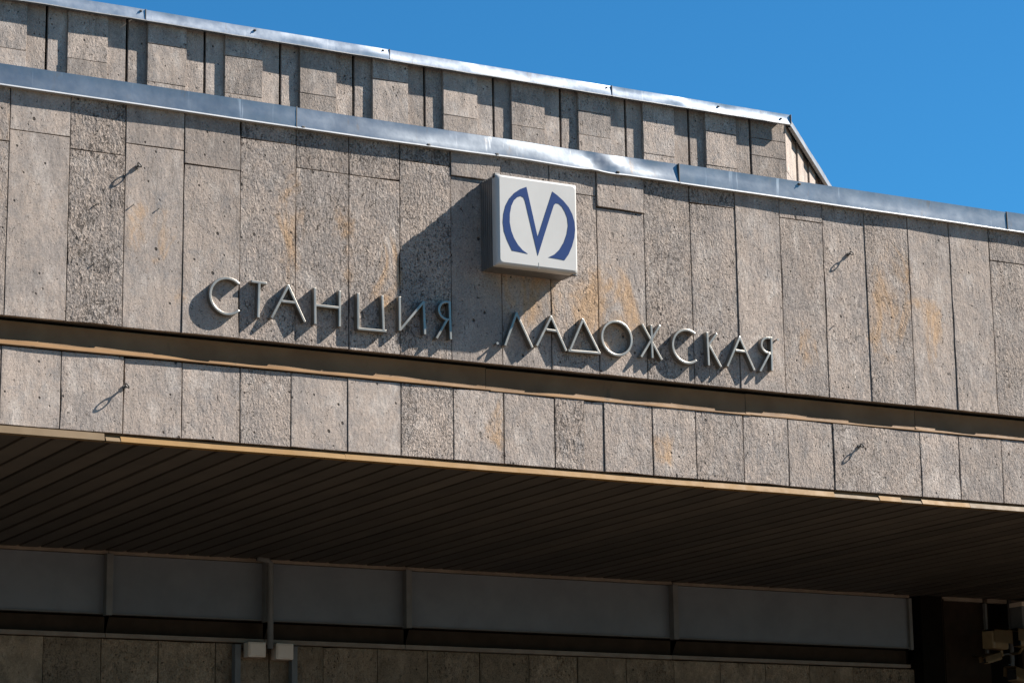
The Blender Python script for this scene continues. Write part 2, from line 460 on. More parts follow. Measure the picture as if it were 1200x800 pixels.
# lower band of facing stones
LX = [2.82, 3.47, 4.12, 4.77, 5.42, 6.07, 6.71, 7.34, 7.971, 8.641, 9.28, 9.93, 10.516, 11.18, 11.819, 12.461, 13.091, 13.74, 14.387, 15.036, 15.629, 16.288,
      16.924, 17.58, 18.88, 19.484, 20.154, 20.8, 21.45, 22.1, 22.75, 23.4, 24.05, 24.7, 25.35, 26.0, 26.65, 27.3, 27.95, 28.6, 29.25, 29.9, 30.55, 31.2, 31.85, 32.5, 33.2]
LLOOK = {7: (.05, .12, .66), 8: (.05, .25, .62), 9: (.15, .22, .60), 10: (.1, .32, .62), 11: (.45, .55, .52), 12: (.2, .15, .62), 13: (.35, .10, .62),
         14: (.25, .95, .62), 15: (.6, .40, .64), 16: (.35, .35, .62), 17: (.1, .9, .54), 18: (.35, .4, .60), 19: (.5, .5, .58), 20: (.1, .6, .50),
         21: (.1, .5, .58), 22: (.25, .5, .54), 23: (.1, .6, .54), 24: (.3, .45, .68), 25: (.05, .5, .5), 26: (.1, .5, .55)}
DEEP = {16: .006, 19: .006, 23: .006, 10: .004, 9: .005}
for i in range(len(LX) - 1):
    ga = DEEP.get(i, rnd.choice((.002, .003, .004))); gb = DEEP.get(i + 1, rnd.choice((.002, .003, .003)))
    if i == 17:      # a split stone: narrow right piece set back
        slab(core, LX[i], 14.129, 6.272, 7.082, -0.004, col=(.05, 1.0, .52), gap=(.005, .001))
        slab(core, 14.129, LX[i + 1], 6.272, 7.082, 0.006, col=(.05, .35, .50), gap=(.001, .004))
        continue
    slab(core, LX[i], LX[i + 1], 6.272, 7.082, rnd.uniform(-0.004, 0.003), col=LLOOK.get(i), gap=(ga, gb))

# ledge: a bent bronze sheet in the slot between the two rows of stone
def wav(x, s): return 0.55 * math.sin(1.7 * x + s) + 0.3 * math.sin(4.3 * x + 2.1 * s) + 0.25 * math.sin(9.1 * x + 0.7 * s)
def ledge(x0, x1, s, dz=0.0, dip=lambda x: 0.0):
    b = MB(); n = max(6, int((x1 - x0) / 0.07)); rows = []
    for i in range(n + 1):
        x = x0 + (x1 - x0) * i / n
        w = 0.5 + 0.5 * wav(x, s)
        q = max(0.0, min(1.0, 0.25 + 0.75 * w - dip(x)))
        zk = 7.114 + 0.042 * q + dz                       # where the upright turns forward
        yl = -0.028 + dip(x) * 0.03 + 0.004 * wav(x * 1.3, s + 2)
        rows.append([(x, 0.15, 7.368 + dz), (x, 0.098, 7.367 + dz), (x, 0.094, 7.364 + dz), (x, 0.098, 7.352 + dz), (x, 0.104, 7.342 + dz), (x, 0.104 - 0.006 * w, zk + 0.02), (x, 0.092 - 0.012 * w, zk),
                     (x, yl + 0.006, 7.104 + dz), (x, yl, 7.096 + dz), (x, yl + 0.003, 7.087 + dz), (x, yl + 0.02, 7.085 + dz)])
    b.sheet(rows)
    o = b.build("ledge_sheet", M_BRONZE, core, smooth=True)
    return o
ledge(XL, 12.92, 0.4, 0.0, lambda x: max(0.0, min(0.8, (x - 10.4) * 0.25)))
ledge(12.925, 16.40, 2.3, -0.008, lambda x: 0.5)
ledge(16.405, 18.9, 4.4, -0.003, lambda x: 0.8 - 0.3 * (x - 16.4) / 2.5)
ledge(18.905, 24.2, 1.2, -0.003, lambda x: 0.5)
ledge(24.205, XR, 3.3, 0.0, lambda x: 0.4)

# gold strip along the lower arris
def strip(x0, x1, zt, zb, yt, yb, mat, wob=0.002):
    b = MB(); n = max(2, int((x1 - x0) / 0.25)); rows = []
    s = rnd.uniform(0, 9)
    for i in range(n + 1):
        x = x0 + (x1 - x0) * i / n
        w = wob * math.sin(3.1 * x + s) + wob * 0.6 * math.sin(8.3 * x + s)
        rows.append([(x, yt + 0.04, zt + w - 0.004), (x, yt, zt + w), (x, yb, zb + w * 0.5), (x, yb + 0.004, zb - 0.006 + w * 0.5), (x, yb + 0.085, zb - 0.006 + w * 0.5)])
    b.sheet(rows)
    b.build("edge_strip", mat, core)
strip(XL, 8.44, 6.262, 6.186, -0.012, -0.034, M_TAN, 0.001)
strip(8.46, 8.62, 6.228, 6.187, 0.006, -0.022, M_TAN)
strip(8.62, 11.15, 6.243, 6.187, 0.006, -0.026, M_GOLD)
strip(11.15, 15.70, 6.246, 6.186, 0.006, -0.027, M_GOLD)
strip(15.70, 17.56, 6.250, 6.185, 0.004, -0.025, M_GOLD)
strip(17.565, 18.22, 6.228, 6.186, 0.006, -0.020, M_TAN)
strip(18.225, 18.55, 6.244, 6.186, 0.008, -0.025, M_GOLD)
strip(18.555, 18.86, 6.222, 6.186, 0.006, -0.020, M_TAN)
strip(18.865, 19.6, 6.242, 6.185, 0.006, -0.026, M_GOLD)
strip(19.605, 22.4, 6.244, 6.185, 0.006, -0.024, M_TAN)
strip(22.405, XR, 6.248, 6.185, 0.006, -0.026, M_GOLD)
b = MB(); b.box((XL, 0.045, 6.228), (XR, 0.60, 6.27)); b.build("strip_backing", M_BRONZE, core)

# flashing: sheets of galvanised metal with seams, dents, kicked-out drip edge
def flashing(parent, x0, x1, y, zb, zt, tilt, over, dents=(), frame=None, s=0.0, mat=None, depth=0.5, k=1.0):
    O, U, N = frame or (Vector((0, 0, 0)), Vector((1, 0, 0)), Vector((0, 1, 0)))
    b = MB(); n = max(4, int((x1 - x0) / 0.08)); rows = []; drip = []
    for i in range(n + 1):
        x = x0 + (x1 - x0) * i / n
        t = tilt(x) if callable(tilt) else tilt
        h = zt - zb
        w = 0.006 * math.sin(0.9 * x + s) + 0.003 * math.sin(2.7 * x + 2 * s)
        dn = dl = 0.0
        for (xc, wd, amp, lo) in dents:
            e = math.exp(-((x - xc) / wd) ** 2)
            dn += amp * e; dl += lo * e
        yb = y - over
        yt = yb + h * math.tan(R(t))
        row = []
        kick = 0.0
        prof = [(yb + 0.05, zb + 0.010), (yb + 0.004, zb + 0.010), (yb, zb + 0.014), (yb, zb + 0.022)]
        for f in (0.25, 0.5, 0.75):
            prof.append((yb + (yt - yb) * f + dn * math.sin(math.pi * f), zb + 0.022 + (h - 0.022) * f))
        prof += [(yt - 0.004, zt - 0.006), (yt + 0.006, zt), (yt + depth, zt + 0.03)]
        for q, (yy, zz) in enumerate(prof):
            p = O + U * x + N * (yy + w * (0.4 if q < 4 else 1.0))
            row.append((p.x, p.y, zz + (dl if q < 4 else 0.4 * dl) + 0.5 * w))
        rows.append(row)
        p_ = [O + U * x + N * (yy + 0.4 * w) for yy in (yb + 0.002, yb - 0.020, yb - 0.021, yb + 0.045)]
        drip.append([(q.x, q.y, zz + dl + 0.5 * w) for q, zz in zip(p_, (zb + 0.0235, zb + 0.005, zb + 0.001, zb))])
    b.sheet(rows)
    db = MB(); db.sheet(drip); db.build("drip_edge", M_DRIP if mat is None else M_ZINC_DIRTY, parent)
    o = b.build("flashing_sheet", mat or M_ZINC, parent, smooth=True)
    md = o.modifiers.new("edges", 'EDGE_SPLIT'); md.split_angle = R(28)
    return o

fl = MB(); fl.box((XL, 0.03, 9.97), (XR, 0.6, 10.0)); fl = fl.build("parapet_capping", M_ZINC_DIRTY, bld)
flashing(fl, XL, 6.2, 0, 9.788, 10.03, 0.5, 0.050, s=0.3)
flashing(fl, 6.204, 10.535, 0, 9.788, 10.03, 0.8, 0.052, s=1.3)
flashing(fl, 10.541, 15.465, 0, 9.786, 10.03, lambda x: 3.0 + 7.0 * min(1, max(0, (x - 10.5) / 3.2)) - 5.5 * max(0, (x - 14.45) * 1.2 if x < 15.2 else 0.9), 0.054,
         dents=((14.28, 0.10, 0.022, 0.012), (14.55, 0.14, -0.026, -0.006), (13.3, 0.5, -0.012, 0.012), (12.1, 0.4, 0.008, 0.004), (15.1, 0.2, 0.01, 0)), s=2.1)
flashing(fl, 15.471, 20.41, 0, 9.787, 10.035, 1.0, 0.052, s=3.4)
flashing(fl, 20.418, 25.3, 0, 9.788, 10.045, 0.6, 0.050, s=4.2)
flashing(fl, 25.306, XR, 0, 9.788, 10.03, 0.6, 0.050, s=5.2)
for xs in (10.538, 15.468, 20.414):      # folded standing seams
    b = MB(); b.box((xs - 0.006, -0.062, 9.80), (xs + 0.006, -0.035, 10.034), 0.002); b.build("seam_fold", M_IRON, fl)

# ---- upper tier
TY = 11.0
tier = MB()
ch = 6.0
poly = [(XL, TY + 0.16), (24.84, TY + 0.16), (24.84 + ch, TY + 0.16 + ch), (24.84 + ch, TY + 12), (XL, TY + 12)]
lo = [tier.bm.verts.new((x, y, 9.5)) for x, y in poly]; hi = [tier.bm.verts.new((x, y, 15.08)) for x, y in poly]
tier.bm.faces.new(lo[::-1]); tier.bm.faces.new(hi)
for i in range(5):
    j = (i + 1) % 5
    tier.bm.faces.new((lo[i], lo[j], hi[j], hi[i]))
tier = tier.build("upper_tier", M_VOID, bld)
gaps = [11.270 + 1.2875 * k for k in range(-7, 11)]
def tcol(): return (rnd.uniform(0.0, 0.25), rnd.uniform(0.2, 0.55), rnd.uniform(0.45, 0.8))
def cut(z0, z1, p):
    """heights of the stones of one column"""
    zs = [z0]; z = z1
    t = []
    while z > z0 + 0.5:
        z -= rnd.choice(p)
        t.append(z)
    return [z0] + sorted(q for q in t if q > z0 + 0.15) + [z1]
for k, gx in enumerate(gaps[:-1]):
    nx = gaps[k + 1]
    zs = cut(12.6, 15.02, (0.42, 0.62, 0.85, 1.0)); dp = rnd.uniform(-.008, .006)
    for a, b_ in zip(zs, zs[1:]):
        slab(tier, gx + 0.325, gx + 0.965, a, b_, TY + dp + rnd.uniform(-.003, .003), col=tcol(), thick=0.06, gap=(.001, .001), rough=0.0015)
    for (ua, ub) in ((gx + 0.026, gx + 0.332), (gx + 0.958, nx - 0.012)):
        zs = cut(12.6, 15.02, (1.3, 1.6, 1.9))
        for a, b_ in zip(zs, zs[1:]):
            slab(tier, ua, ub, a, b_, TY + 0.055, col=tcol(), thick=0.06, gap=(.001, .001), rough=0.0015)
gx = gaps[-1]
for ua, ub in ((gx + 0.022, 24.90),):
    for a, b_ in zip((12.6, 14.30, 14.62), (14.30, 14.62, 15.02)):
        slab(tier, ua, ub, a, b_, TY + 0.045, col=(.0, .45, .42), thick=0.06, gap=(.001, .002), rough=0.0015)
CF = (Vector((24.905, TY + 0.048, 0)), Vector((1, 1, 0)).normalized(), Vector((-1, 1, 0)).normalized())
u = 0.0
for i in range(11):
    w = 0.64
    for a, b_ in zip((12.6, 14.1), (14.1, 15.02)):
        slab(tier, u + 0.002, u + w, a, b_, 0.0 if i % 2 == 0 else 0.04, col=(0.1, 0.25, 0.62), frame=CF, thick=0.06, gap=(.002, .010))
    u += w
TZ0, TZ1 = 14.905, 15.10
tc = MB(); tc.box((XL, TY + 0.02, 15.085), (24.9, TY + 0.9, 15.11)); tc = tc.build("tier_capping", M_ZINC_DIRTY, tier)
sd = rnd.uniform(0, 3)
for a, b_, t, s in ((XL, 4.4, 2, .2), (4.405, 8.6, 2, .9), (8.605, 12.80, 2.5, 1.7), (12.805, 17.0, 5, 2.2), (17.005, 21.22, 6.5, 3.1), (21.225, 24.93, 4.5, 4.4)):
    dents = [(a + (b_ - a) * q, rnd.uniform(.12, .4), rnd.uniform(-.016, .016), rnd.uniform(-.006, .006)) for q in (.08, .35, .62, .93)]
    flashing(tier, a, b_, TY, TZ0, TZ1, t, 0.115, dents=dents, s=s, depth=0.35, mat=M_ZINC_LIGHT)
    bb = MB(); bb.box((b_ - 0.005, TY - 0.120, TZ0 + 0.02), (b_ + 0.007, TY - 0.07, TZ1 + 0.002), 0.002); bb.build("seam_fold", M_IRON, tier)
clip_me = None
for (cx_, par, yy, zz) in [(12.72, tier, TY - 0.118, 15.06), (14.63, tier, TY - 0.118, 15.05), (16.88, tier, TY - 0.112, 15.06), (21.12, tier, TY - 0.105, 15.05), (23.4, tier, TY - 0.105, 15.04), (24.72, tier, TY - 0.108, 15.0),
                           (12.15, fl, -0.058, 9.815), (13.02, fl, -0.058, 9.82), (14.62, fl, -0.062, 9.815), (10.62, fl, -0.054, 9.81), (17.2, fl, -0.056, 10.0)]:
    b = MB(); b.box((cx_ - .018, yy - .010, zz - .012), (cx_ + .018, yy + .02, zz + .012), .004); b.tube([(cx_, yy - .02, zz), (cx_, yy + .01, zz)], .007, 6)
    b.build("coping_clip", M_IRON, par)
flashing(tier, 0.03, 8.3, 0, TZ0, TZ1, 6, 0.10, frame=CF, s=1.1, mat=M_ZINC_DIRTY, depth=0.35)

# ---- soffit of the canopy: dark slats running into the depth
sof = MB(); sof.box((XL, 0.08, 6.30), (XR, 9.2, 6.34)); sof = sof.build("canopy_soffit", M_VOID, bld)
PITCH_S = 0.2985
def slat_mesh():
    b = MB()
    w, L = 0.1255, 4.05
    pr = [(-w, 0.085), (-w, 0.004), (-w + 0.004, 0.0), (w - 0.004, 0.0), (w, 0.004), (w, 0.085)]
    rows = [[(x, yy, z) for x, z in pr] for yy in (-L, L)]
    b.sheet(rows)
    return b
first = None
k = 0
x = 8.55 - 19 * PITCH_S
while x < XR - 0.2:
    cx = x + PITCH_S / 2
    if first is None:
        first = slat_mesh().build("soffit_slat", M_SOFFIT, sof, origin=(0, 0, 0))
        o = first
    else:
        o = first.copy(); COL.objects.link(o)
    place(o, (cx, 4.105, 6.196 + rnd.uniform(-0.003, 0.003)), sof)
    o.rotation_euler = (0, rnd.uniform(-0.022, 0.022), 0)
    x += PITCH_S

# ---- fascia of the hall behind, under the soffit
FY = 7.9
fas = MB(); fas.box((XL, FY + 0.06, 5.34), (24.74, FY + 0.5, 6.29)); fas = fas.build("hall_fascia", M_VOID, bld)
MUL = [6.85, 9.08, 11.304, 13.60, 15.764, 20.239, 24.70]
prev = XL
for mx in MUL:
    b = MB(); b.box((prev + 0.006, FY, 5.372), (mx - 0.006, FY + 0.05, 6.15), 0.004); b.build("fascia_panel", M_FASCIA, fas)
    b = MB(); b.box((prev + 0.01, FY - 0.03, 5.352), (mx - 0.01, FY + 0.06, 5.371)); b.build("panel_lip", M_FRAME, fas)
    b = MB(); b.box((prev + 0.003, FY - 0.05, 6.155), (mx - 0.003, FY + 0.05, 6.232), 0.004); b.build("top_rail", M_RAIL, fas)
    hwid = 0.045 if mx < 24 else 0.03
    b = MB(); b.box((mx - hwid, FY - (0.13 if mx < 24 else 0.06), 5.33), (mx + hwid, FY - 0.002, 6.15), 0.004); b.build("mullion", M_FRAME, fas)
    b = MB()
    b.bm.faces.new([b.bm.verts.new(p) for p in ((mx, FY - 0.13, 5.325), (mx, FY + 0.06, 5.325), (mx, FY + 0.06, 5.10), (mx, FY + 0.02, 5.10))])
    bmesh.ops.solidify(b.bm, geom=b.bm.faces[:], thickness=0.03)
    b.build("bracket", M_FRAME, fas)
    b = MB(); b.box((prev + 0.003, FY + 0.0, 5.045 + rnd.uniform(-.006, .006)), (mx - 0.003, FY + 0.11, 5.102), 0.004); b.build("bottom_rail", M_RAIL, fas)
    prev = mx
M_RECESS = flat_paint("dark_brown_recess", (0.030, 0.020, 0.014), (0.040, 0.027, 0.019), 0.8, 4.0, 0.0, 0.05)
b = MB(); b.box((XL, FY + 0.155, 5.106), (24.73, FY + 0.165, 5.335)); b.build("recess_panel", M_RECESS, fas)
hw = MB(); hw.box((XL, FY + 0.17, 0.0), (24.85, FY + 0.5, 5.335)); hw = hw.build("hall_wall", M_VOID, bld)
WX = [10.48 - 0.815 * k for k in range(9, 0, -1)] + [10.48, 11.28, 12.09, 12.92, 13.72, 14.53, 15.37, 16.16, 17.0, 17.82, 18.64, 19.48, 20.32, 21.15, 21.98, 22.81, 23.64, 24.84]
for a, b_ in zip(WX, WX[1:]):
    for z0, z1 in ((0.0, 1.25), (1.25, 2.5), (2.5, 3.75), (3.75, 5.04)):
        slab(hw, a, b_, z0, z1, FY + 0.1 + rnd.uniform(-.003, .003), mat=M_STONE_IN, thick=0.07, gap=(.003, .003))

# dark clad bay at the right end of the hall
bay = MB()
bay.box((24.86, FY - 0.12, 0.0), (25.28, FY + 0.5, 6.28), 0.01)
bay = bay.build("clad_column", M_VOID, bld)
b = MB(); b.box((25.285, FY - 0.16, 0.0), (25.297, FY - 0.12, 6.15), 0.002); b.build("corner_trim", M_DARKRED, bay)
b = MB(); b.box((25.33, FY + 0.05, 0.0), (26.36, FY + 0.1, 6.28)); b.build("cladding_panel", M_DARKRED, bay)
b = MB(); b.box((26.37, FY + 0.25, 0.0), (27.05, FY + 0.3, 6.28)); b.build("cladding_panel", M_VOID, bay)
b = MB(); b.box((25.0, FY + 0.45, 0.0), (XR, FY + 0.5, 6.29)); b.build("back_panel", M_VOID, bay)
b = MB(); b.box((27.06, FY + 0.10, 0.0), (XR, FY + 0.2, 6.28)); b.build("cladding_panel", M_DARKRED, bay)
for a, b_ in ((25.30, 26.12), (26.22, 26.62), (26.72, 27.0)):
    b = MB(); b.box((a, FY - 0.12, 6.135), (b_, FY - 0.02, 6.20), 0.006); b.build("top_rail", M_RAIL, bay)
b = MB(); b.box((26.21, FY - 0.06, 5.3), (26.25, FY - 0.0, 6.13), 0.004); b.build("corner_trim", M_FRAME, bay)
b = MB(); b.tube([(26.70, FY - 0.08, 6.2), (26.70, FY - 0.08, 4.2)], 0.035, 10); b.build("drain_pipe", M_FRAME, bay, smooth=True)

# ------------------------------------------------------------------ lightbox sign with the metro emblem
SX0, SX1, SZ0, SZ1, SD = 12.822, 13.866, 8.432, 9.484, 0.40
sg = empty("metro_sign", ((SX0 + SX1) / 2, 0.0, SZ0),
           "square white lightbox sign with a blue M emblem fixed to the wall above the letters", "sign")
def rrect(x0, x1, z0, z1, r, n=5):
    out = []
    for cx, cz, a0 in ((x1 - r, z1 - r, 0), (x0 + r, z1 - r, 90), (x0 + r, z0 + r, 180), (x1 - r, z0 + r, 270)):
        for i in range(n + 1):
            a = R(a0 + 90 * i / n)
            out.append((cx + r * math.cos(a), cz + r * math.sin(a)))
    return out
b = MB(); b.prism([(SX0 + .012, SZ0 + .012), (SX1 - .012, SZ0 + .012), (SX1 - .012, SZ1 - .012), (SX0 + .012, SZ1 - .012)], -0.29, 0.002)
case = b.build("case", M_ALU, sg)
for i in range(6):                                       # extruded ribs round the case
    y0 = -0.035 - i * 0.047
    b = MB(); b.prism(rrect(SX0 + .004, SX1 - .004, SZ0 + .004, SZ1 - .004, 0.008, 2), y0 - 0.031, y0); b.build("case_rib", M_ALU, case)
b = MB()                                                 # moulded acrylic cap with a rounded edge
rings = []
for off, yy, r in ((0.0, -0.29, 0.012), (0.0, -0.345, 0.016), (0.004, -0.365, 0.02), (0.014, -0.385, 0.03), (0.028, -0.397, 0.04), (0.036, -SD, 0.042)):
    rings.append([b.bm.verts.new((x, yy, z)) for x, z in rrect(SX0 + off, SX1 - off, SZ0 + off, SZ1 - off, r)])
for A, B in zip(rings, rings[1:]):
    for i in range(len(A)):
        k = (i + 1) % len(A)
        b.bm.faces.new((A[i], A[k], B[k], B[i]))
b.bm.faces.new(rings[-1]); b.bm.faces.new(rings[0][::-1])
capo = b.build("face_panel", M_WHITE, sg)
def sgn(X, Y):                                           # sketch units of the emblem -> metres on the sign's face
    # face corners in sketch units: (225,92) (670,155) (228,585) (678,640)
    u = (X - (225 + 3 * (Y - 92) / 493.0)) / 447.0
    zt = 92 + 63 * u; zb = 585 + 55 * u
    v = (Y - zt) / (zb - zt)
    a, c = SX0 + 0.034, SX1 - 0.034
    p = 0.0
    uu = u * (1 - 0.045 * (1 - u))
    return (a + (c - a) * uu, (SZ1 - 0.034) + ((SZ0 + 0.034) - (SZ1 - 0.034)) * v)
EM = [(388, 155), (350, 168), (315, 190), (285, 221), (262, 262), (249, 310), (245, 358), (251, 410), (270, 462), (299, 522), (346, 531), (392, 541),
      (362, 520), (335, 490), (311, 450), (295, 408), (286, 360), (287, 312), (296, 266), (312, 233), (335, 213), (355, 208), (371, 217), (380, 240),
      (416, 396), (452, 552), (496, 418), (540, 287), (549, 262), (561, 250), (577, 253), (596, 270), (613, 300), (626, 335), (630, 380), (622, 428), (605, 475), (580, 516), (550, 545),
      (514, 562), (560, 570), (607, 579), (631, 545), (651, 500), (665, 450), (670, 402), (667, 358), (655, 314), (635, 274), (605, 237), (570, 205), (541, 183),
      (496, 315), (452, 446), (420, 300)]
b = MB(); b.prism([sgn(*p) for p in EM], -SD - 0.003, -SD + 0.002); b.build("emblem", M_BLUE, capo)
for px_, pz_ in ((SX0 + .03, SZ1 - .03), (SX1 - .03, SZ0 + .02)):
    b = MB(); b.box((px_ - .03, -.36, pz_ - .012), (px_ + .03, -.30, pz_ + .044) if pz_ > 9 else (px_ + .03, -.30, pz_ - .03), .004)
    b.build("corner_clip", M_ALU, case)

b = MB(); b.box(((SX0 + SX1) / 2 - .003, -SD + .004, SZ0 + .001), ((SX0 + SX1) / 2 + .003, -SD - .0015, SZ0 + .075)); b.build("face_seam", M_ALU, capo)

# ------------------------------------------------------------------ the letters of the station's name
LY0, LY1, LWID = -0.080, 0.004, 0.0305
def ray_to(x, y, yy=LY0):
    d = r2 * (x - 600.0) - u2 * (y - 400.0) + fwd * FPX
    t = (yy + 24.0) / d.y
    p = Vector((0, -24.0, 1.6)) + d * t
    return Vector((p.x, p.z))
ZA = lambda x, y: ray_to(220 + x / 6.667, 310 + y / 6.667)
ZB = lambda x, y: ray_to(380 + x / 6.667, 330 + y / 6.667)
ZC = lambda x, y: ray_to(560 + x / 6.667, 350 + y / 6.667)
ZD = lambda x, y: ray_to(730 + x / 6.316, 350 + y / 6.316)
def bar(b, p, q, ext=(0.0, 0.0), w=LWID, lift=0.0):
    t = (q - p).normalized(); n = Vector((-t.y, t.x)) * (w / 2)
    p = p - t * ext[0]; q = q + t * ext[1]
    b.prism([tuple(p - n), tuple(q - n), tuple(q + n), tuple(p + n)], LY0 + lift, LY1)
def arc(b, c, rx, rz, a0, a1, n=28, w=LWID, lift=0.0):
    A = [R(a0 + (a1 - a0) * i / n) for i in range(n + 1)]
    closed = abs(a1 - a0) >= 359.9
    rows = []
    for a in (A[:-1] if closed else A):
        d = Vector((math.cos(a), math.sin(a)))
        o = Vector((c.x + (rx + w / 2) * d.x, c.y + (rz + w / 2) * d.y)); i_ = Vector((c.x + (rx - w / 2) * d.x, c.y + (rz - w / 2) * d.y))
        rows.append([b.bm.verts.new(q) for q in ((o.x, LY0 + lift, o.y), (i_.x, LY0 + lift, i_.y), (i_.x, LY1, i_.y), (o.x, LY1, o.y))])
    N = len(rows)
    for i in range(N if closed else N - 1):
        P, Q = rows[i], rows[(i + 1) % N]
        for k in range(4):
            b.bm.faces.new((P[k], P[(k + 1) % 4], Q[(k + 1) % 4], Q[k]))
    if not closed:
        b.bm.faces.new(rows[0]); b.bm.faces.new(rows[-1][::-1])
def letter(ch_, strokes, label):
    b = MB()
    for i, s in enumerate(strokes):
        lift = 0.0006 * i
        if s[0] == 'b': bar(b, s[1], s[2], s[3] if len(s) > 3 else (0.0, 0.0), lift=lift)
        else: arc(b, *s[1:], lift=lift)
    xs = [v.co.x for v in b.bm.verts]; zs = [v.co.z for v in b.bm.verts]
    o = b.build("metal_letter", M_LETTER, None, origin=((min(xs) + max(xs)) / 2, 0.0, min(zs)),
                label=label, cat="letter", group="raised metal letters of the station name")
    bv = o.modifiers.new("worn_edges", 'BEVEL'); bv.width = 0.006; bv.segments = 2; bv.limit_method = 'ANGLE'; bv.angle_limit = R(50)
    return o
E_ = (0.010, 0.010)
def circ(z, left, top, bottom):
    L, T, B = z(*left), z(*top), z(*bottom)
    rz = (T.y - B.y) / 2; cz = (T.y + B.y) / 2
    return L, rz, cz
def C_letter(z, left, top, bottom, t0, t1, label):
    L, rz, cz = circ(z, left, top, bottom)
    rx = rz * 1.0
    c_ = Vector((L.x + rx, cz))
    a0 = math.degrees(math.atan2(z(*t0).y - cz, z(*t0).x - c_.x)); a1 = 360 + math.degrees(math.atan2(z(*t1).y - cz, z(*t1).x - c_.x))
    letter('С', [('a', c_, rx, rz, a0, a1)], label)
def A_letter(z, apex, lf, rf_, c0, c1, label):
    letter('А', [('b', z(*apex), z(*lf), (0.012, 0)), ('b', z(*apex), z(*rf_), (0.012, 0)), ('b', z(*c0), z(*c1))], label)
def YA(z, top, bot, bl, jn, foot, label):
    T, B, L, J, F = z(*top), z(*bot), z(*bl), z(*jn), z(*foot)
    rz = (T.y - J.y) / 2; cz = (T.y + J.y) / 2; rx = min(T.x - L.x, rz * 1.6)
    c_ = Vector((T.x - max(0, rx - rz), cz))
    st = [('b', T, B, (LWID / 2, 0)), ('a', c_, rz if rx > rz else rx, rz, 90, 270, 18), ('b', Vector((T.x - 0.03, J.y)), F)]
    if rx > rz:
        st.append(('b', Vector((c_.x, T.y)), T)); st.append(('b', Vector((c_.x, J.y)), Vector((T.x, J.y))))
    else:
        st.append(('b', Vector((T.x - 0.03, J.y)), Vector((T.x, J.y))))
    letter('Я', st, label)

C_letter(ZA, (177, 245), (305, 105), (320, 386), (405, 152), (404, 358), "round metal letter С that begins the word СТАНЦИЯ, at the left end of the lettering")
letter('Т', [('b', ZA(497, 130), ZA(620, 147)), ('b', ZA(560, 140), ZA(553, 415))], "metal letter Т standing between С and А in СТАНЦИЯ")
A_letter(ZA, (787, 165), (655, 418), (917, 450), (735, 285), (838, 296), "metal letter А of the first word, between the T-shaped Т and the H-shaped Н")
letter('Н', [('b', ZA(995, 180), ZA(997, 466)), ('b', ZB(122, 68), ZB(122, 352)), ('b', ZA(1000, 316), ZB(120, 203))], "metal letter Н between А and Ц, fourth in the word СТАНЦИЯ")
letter('Ц', [('b', ZB(266, 88), ZB(267, 372)), ('b', ZB(455, 105), ZB(465, 382)), ('b', ZB(262, 366), ZB(487, 386)), ], "metal letter Ц open at the top, between Н and И")
letter('И', [('b', ZB(590, 115), ZB(592, 385)), ('b', ZB(778, 148), ZB(788, 413)), ('b', ZB(592, 378), ZB(778, 156))], "metal letter И half in the shadow of the lightbox, between Ц and Я")
YA(ZB, (980, 160), (990, 452), (898, 225), (975, 295), (878, 443), "metal letter Я closing the word СТАНЦИЯ, mostly in the lightbox shadow")
letter('Л', [('b', ZC(303, 112), ZC(213, 367), (0.012, 0)), ('b', ZC(303, 112), ZC(428, 383), (0.012, 0))], "metal letter Л with a shaded tip that begins the second word ЛАДОЖСКАЯ")
A_letter(ZC, (573, 140), (460, 370), (692, 409), (535, 240), (622, 253), "first metal letter А of the second word, between Л and the triangular Д")
letter('Д', [('b', ZC(822, 162), ZC(720, 404), (0.012, 0)), ('b', ZC(822, 162), ZC(950, 420), (0.012, 0)), ('b', ZC(708, 404), ZC(960, 424))], "triangular metal letter Д in the word ЛАДОЖСКАЯ, next to the round О")
L, rz, cz = circ(ZC, (972, 308), (1075, 176), (1095, 440))
letter('О', [('a', Vector((L.x + rz, cz)), rz, rz, 0, 360, 40)], "closed round metal letter О in the middle of the word ЛАДОЖСКАЯ")
letter('Ж', [('b', ZD(211, 192), ZD(220, 440)), ('b', ZD(143, 185), ZD(290, 453)), ('b', ZD(276, 194), ZD(136, 431))], "six-armed metal letter Ж between О and С")
C_letter(ZD, (371, 345), (455, 228), (480, 474), (530, 270), (548, 455), "round open metal letter С between Ж and К in ЛАДОЖСКАЯ")
letter('К', [('b', ZD(625, 245), ZD(638, 495)), ('b', ZD(697, 255), ZD(636, 340)), ('b', ZD(638, 338), ZD(729, 505))], "metal letter К between С and А near the end of ЛАДОЖСКАЯ")
A_letter(ZD, (865, 285), (774, 502), (975, 530), (835, 381), (920, 393), "last metal letter А, between К and Я near the right end of the lettering")
YA(ZD, (1100, 292), (1106, 533), (1028, 345), (1095, 402), (1017, 537), "metal letter Я that ends ЛАДОЖСКАЯ, at the right end of the lettering")

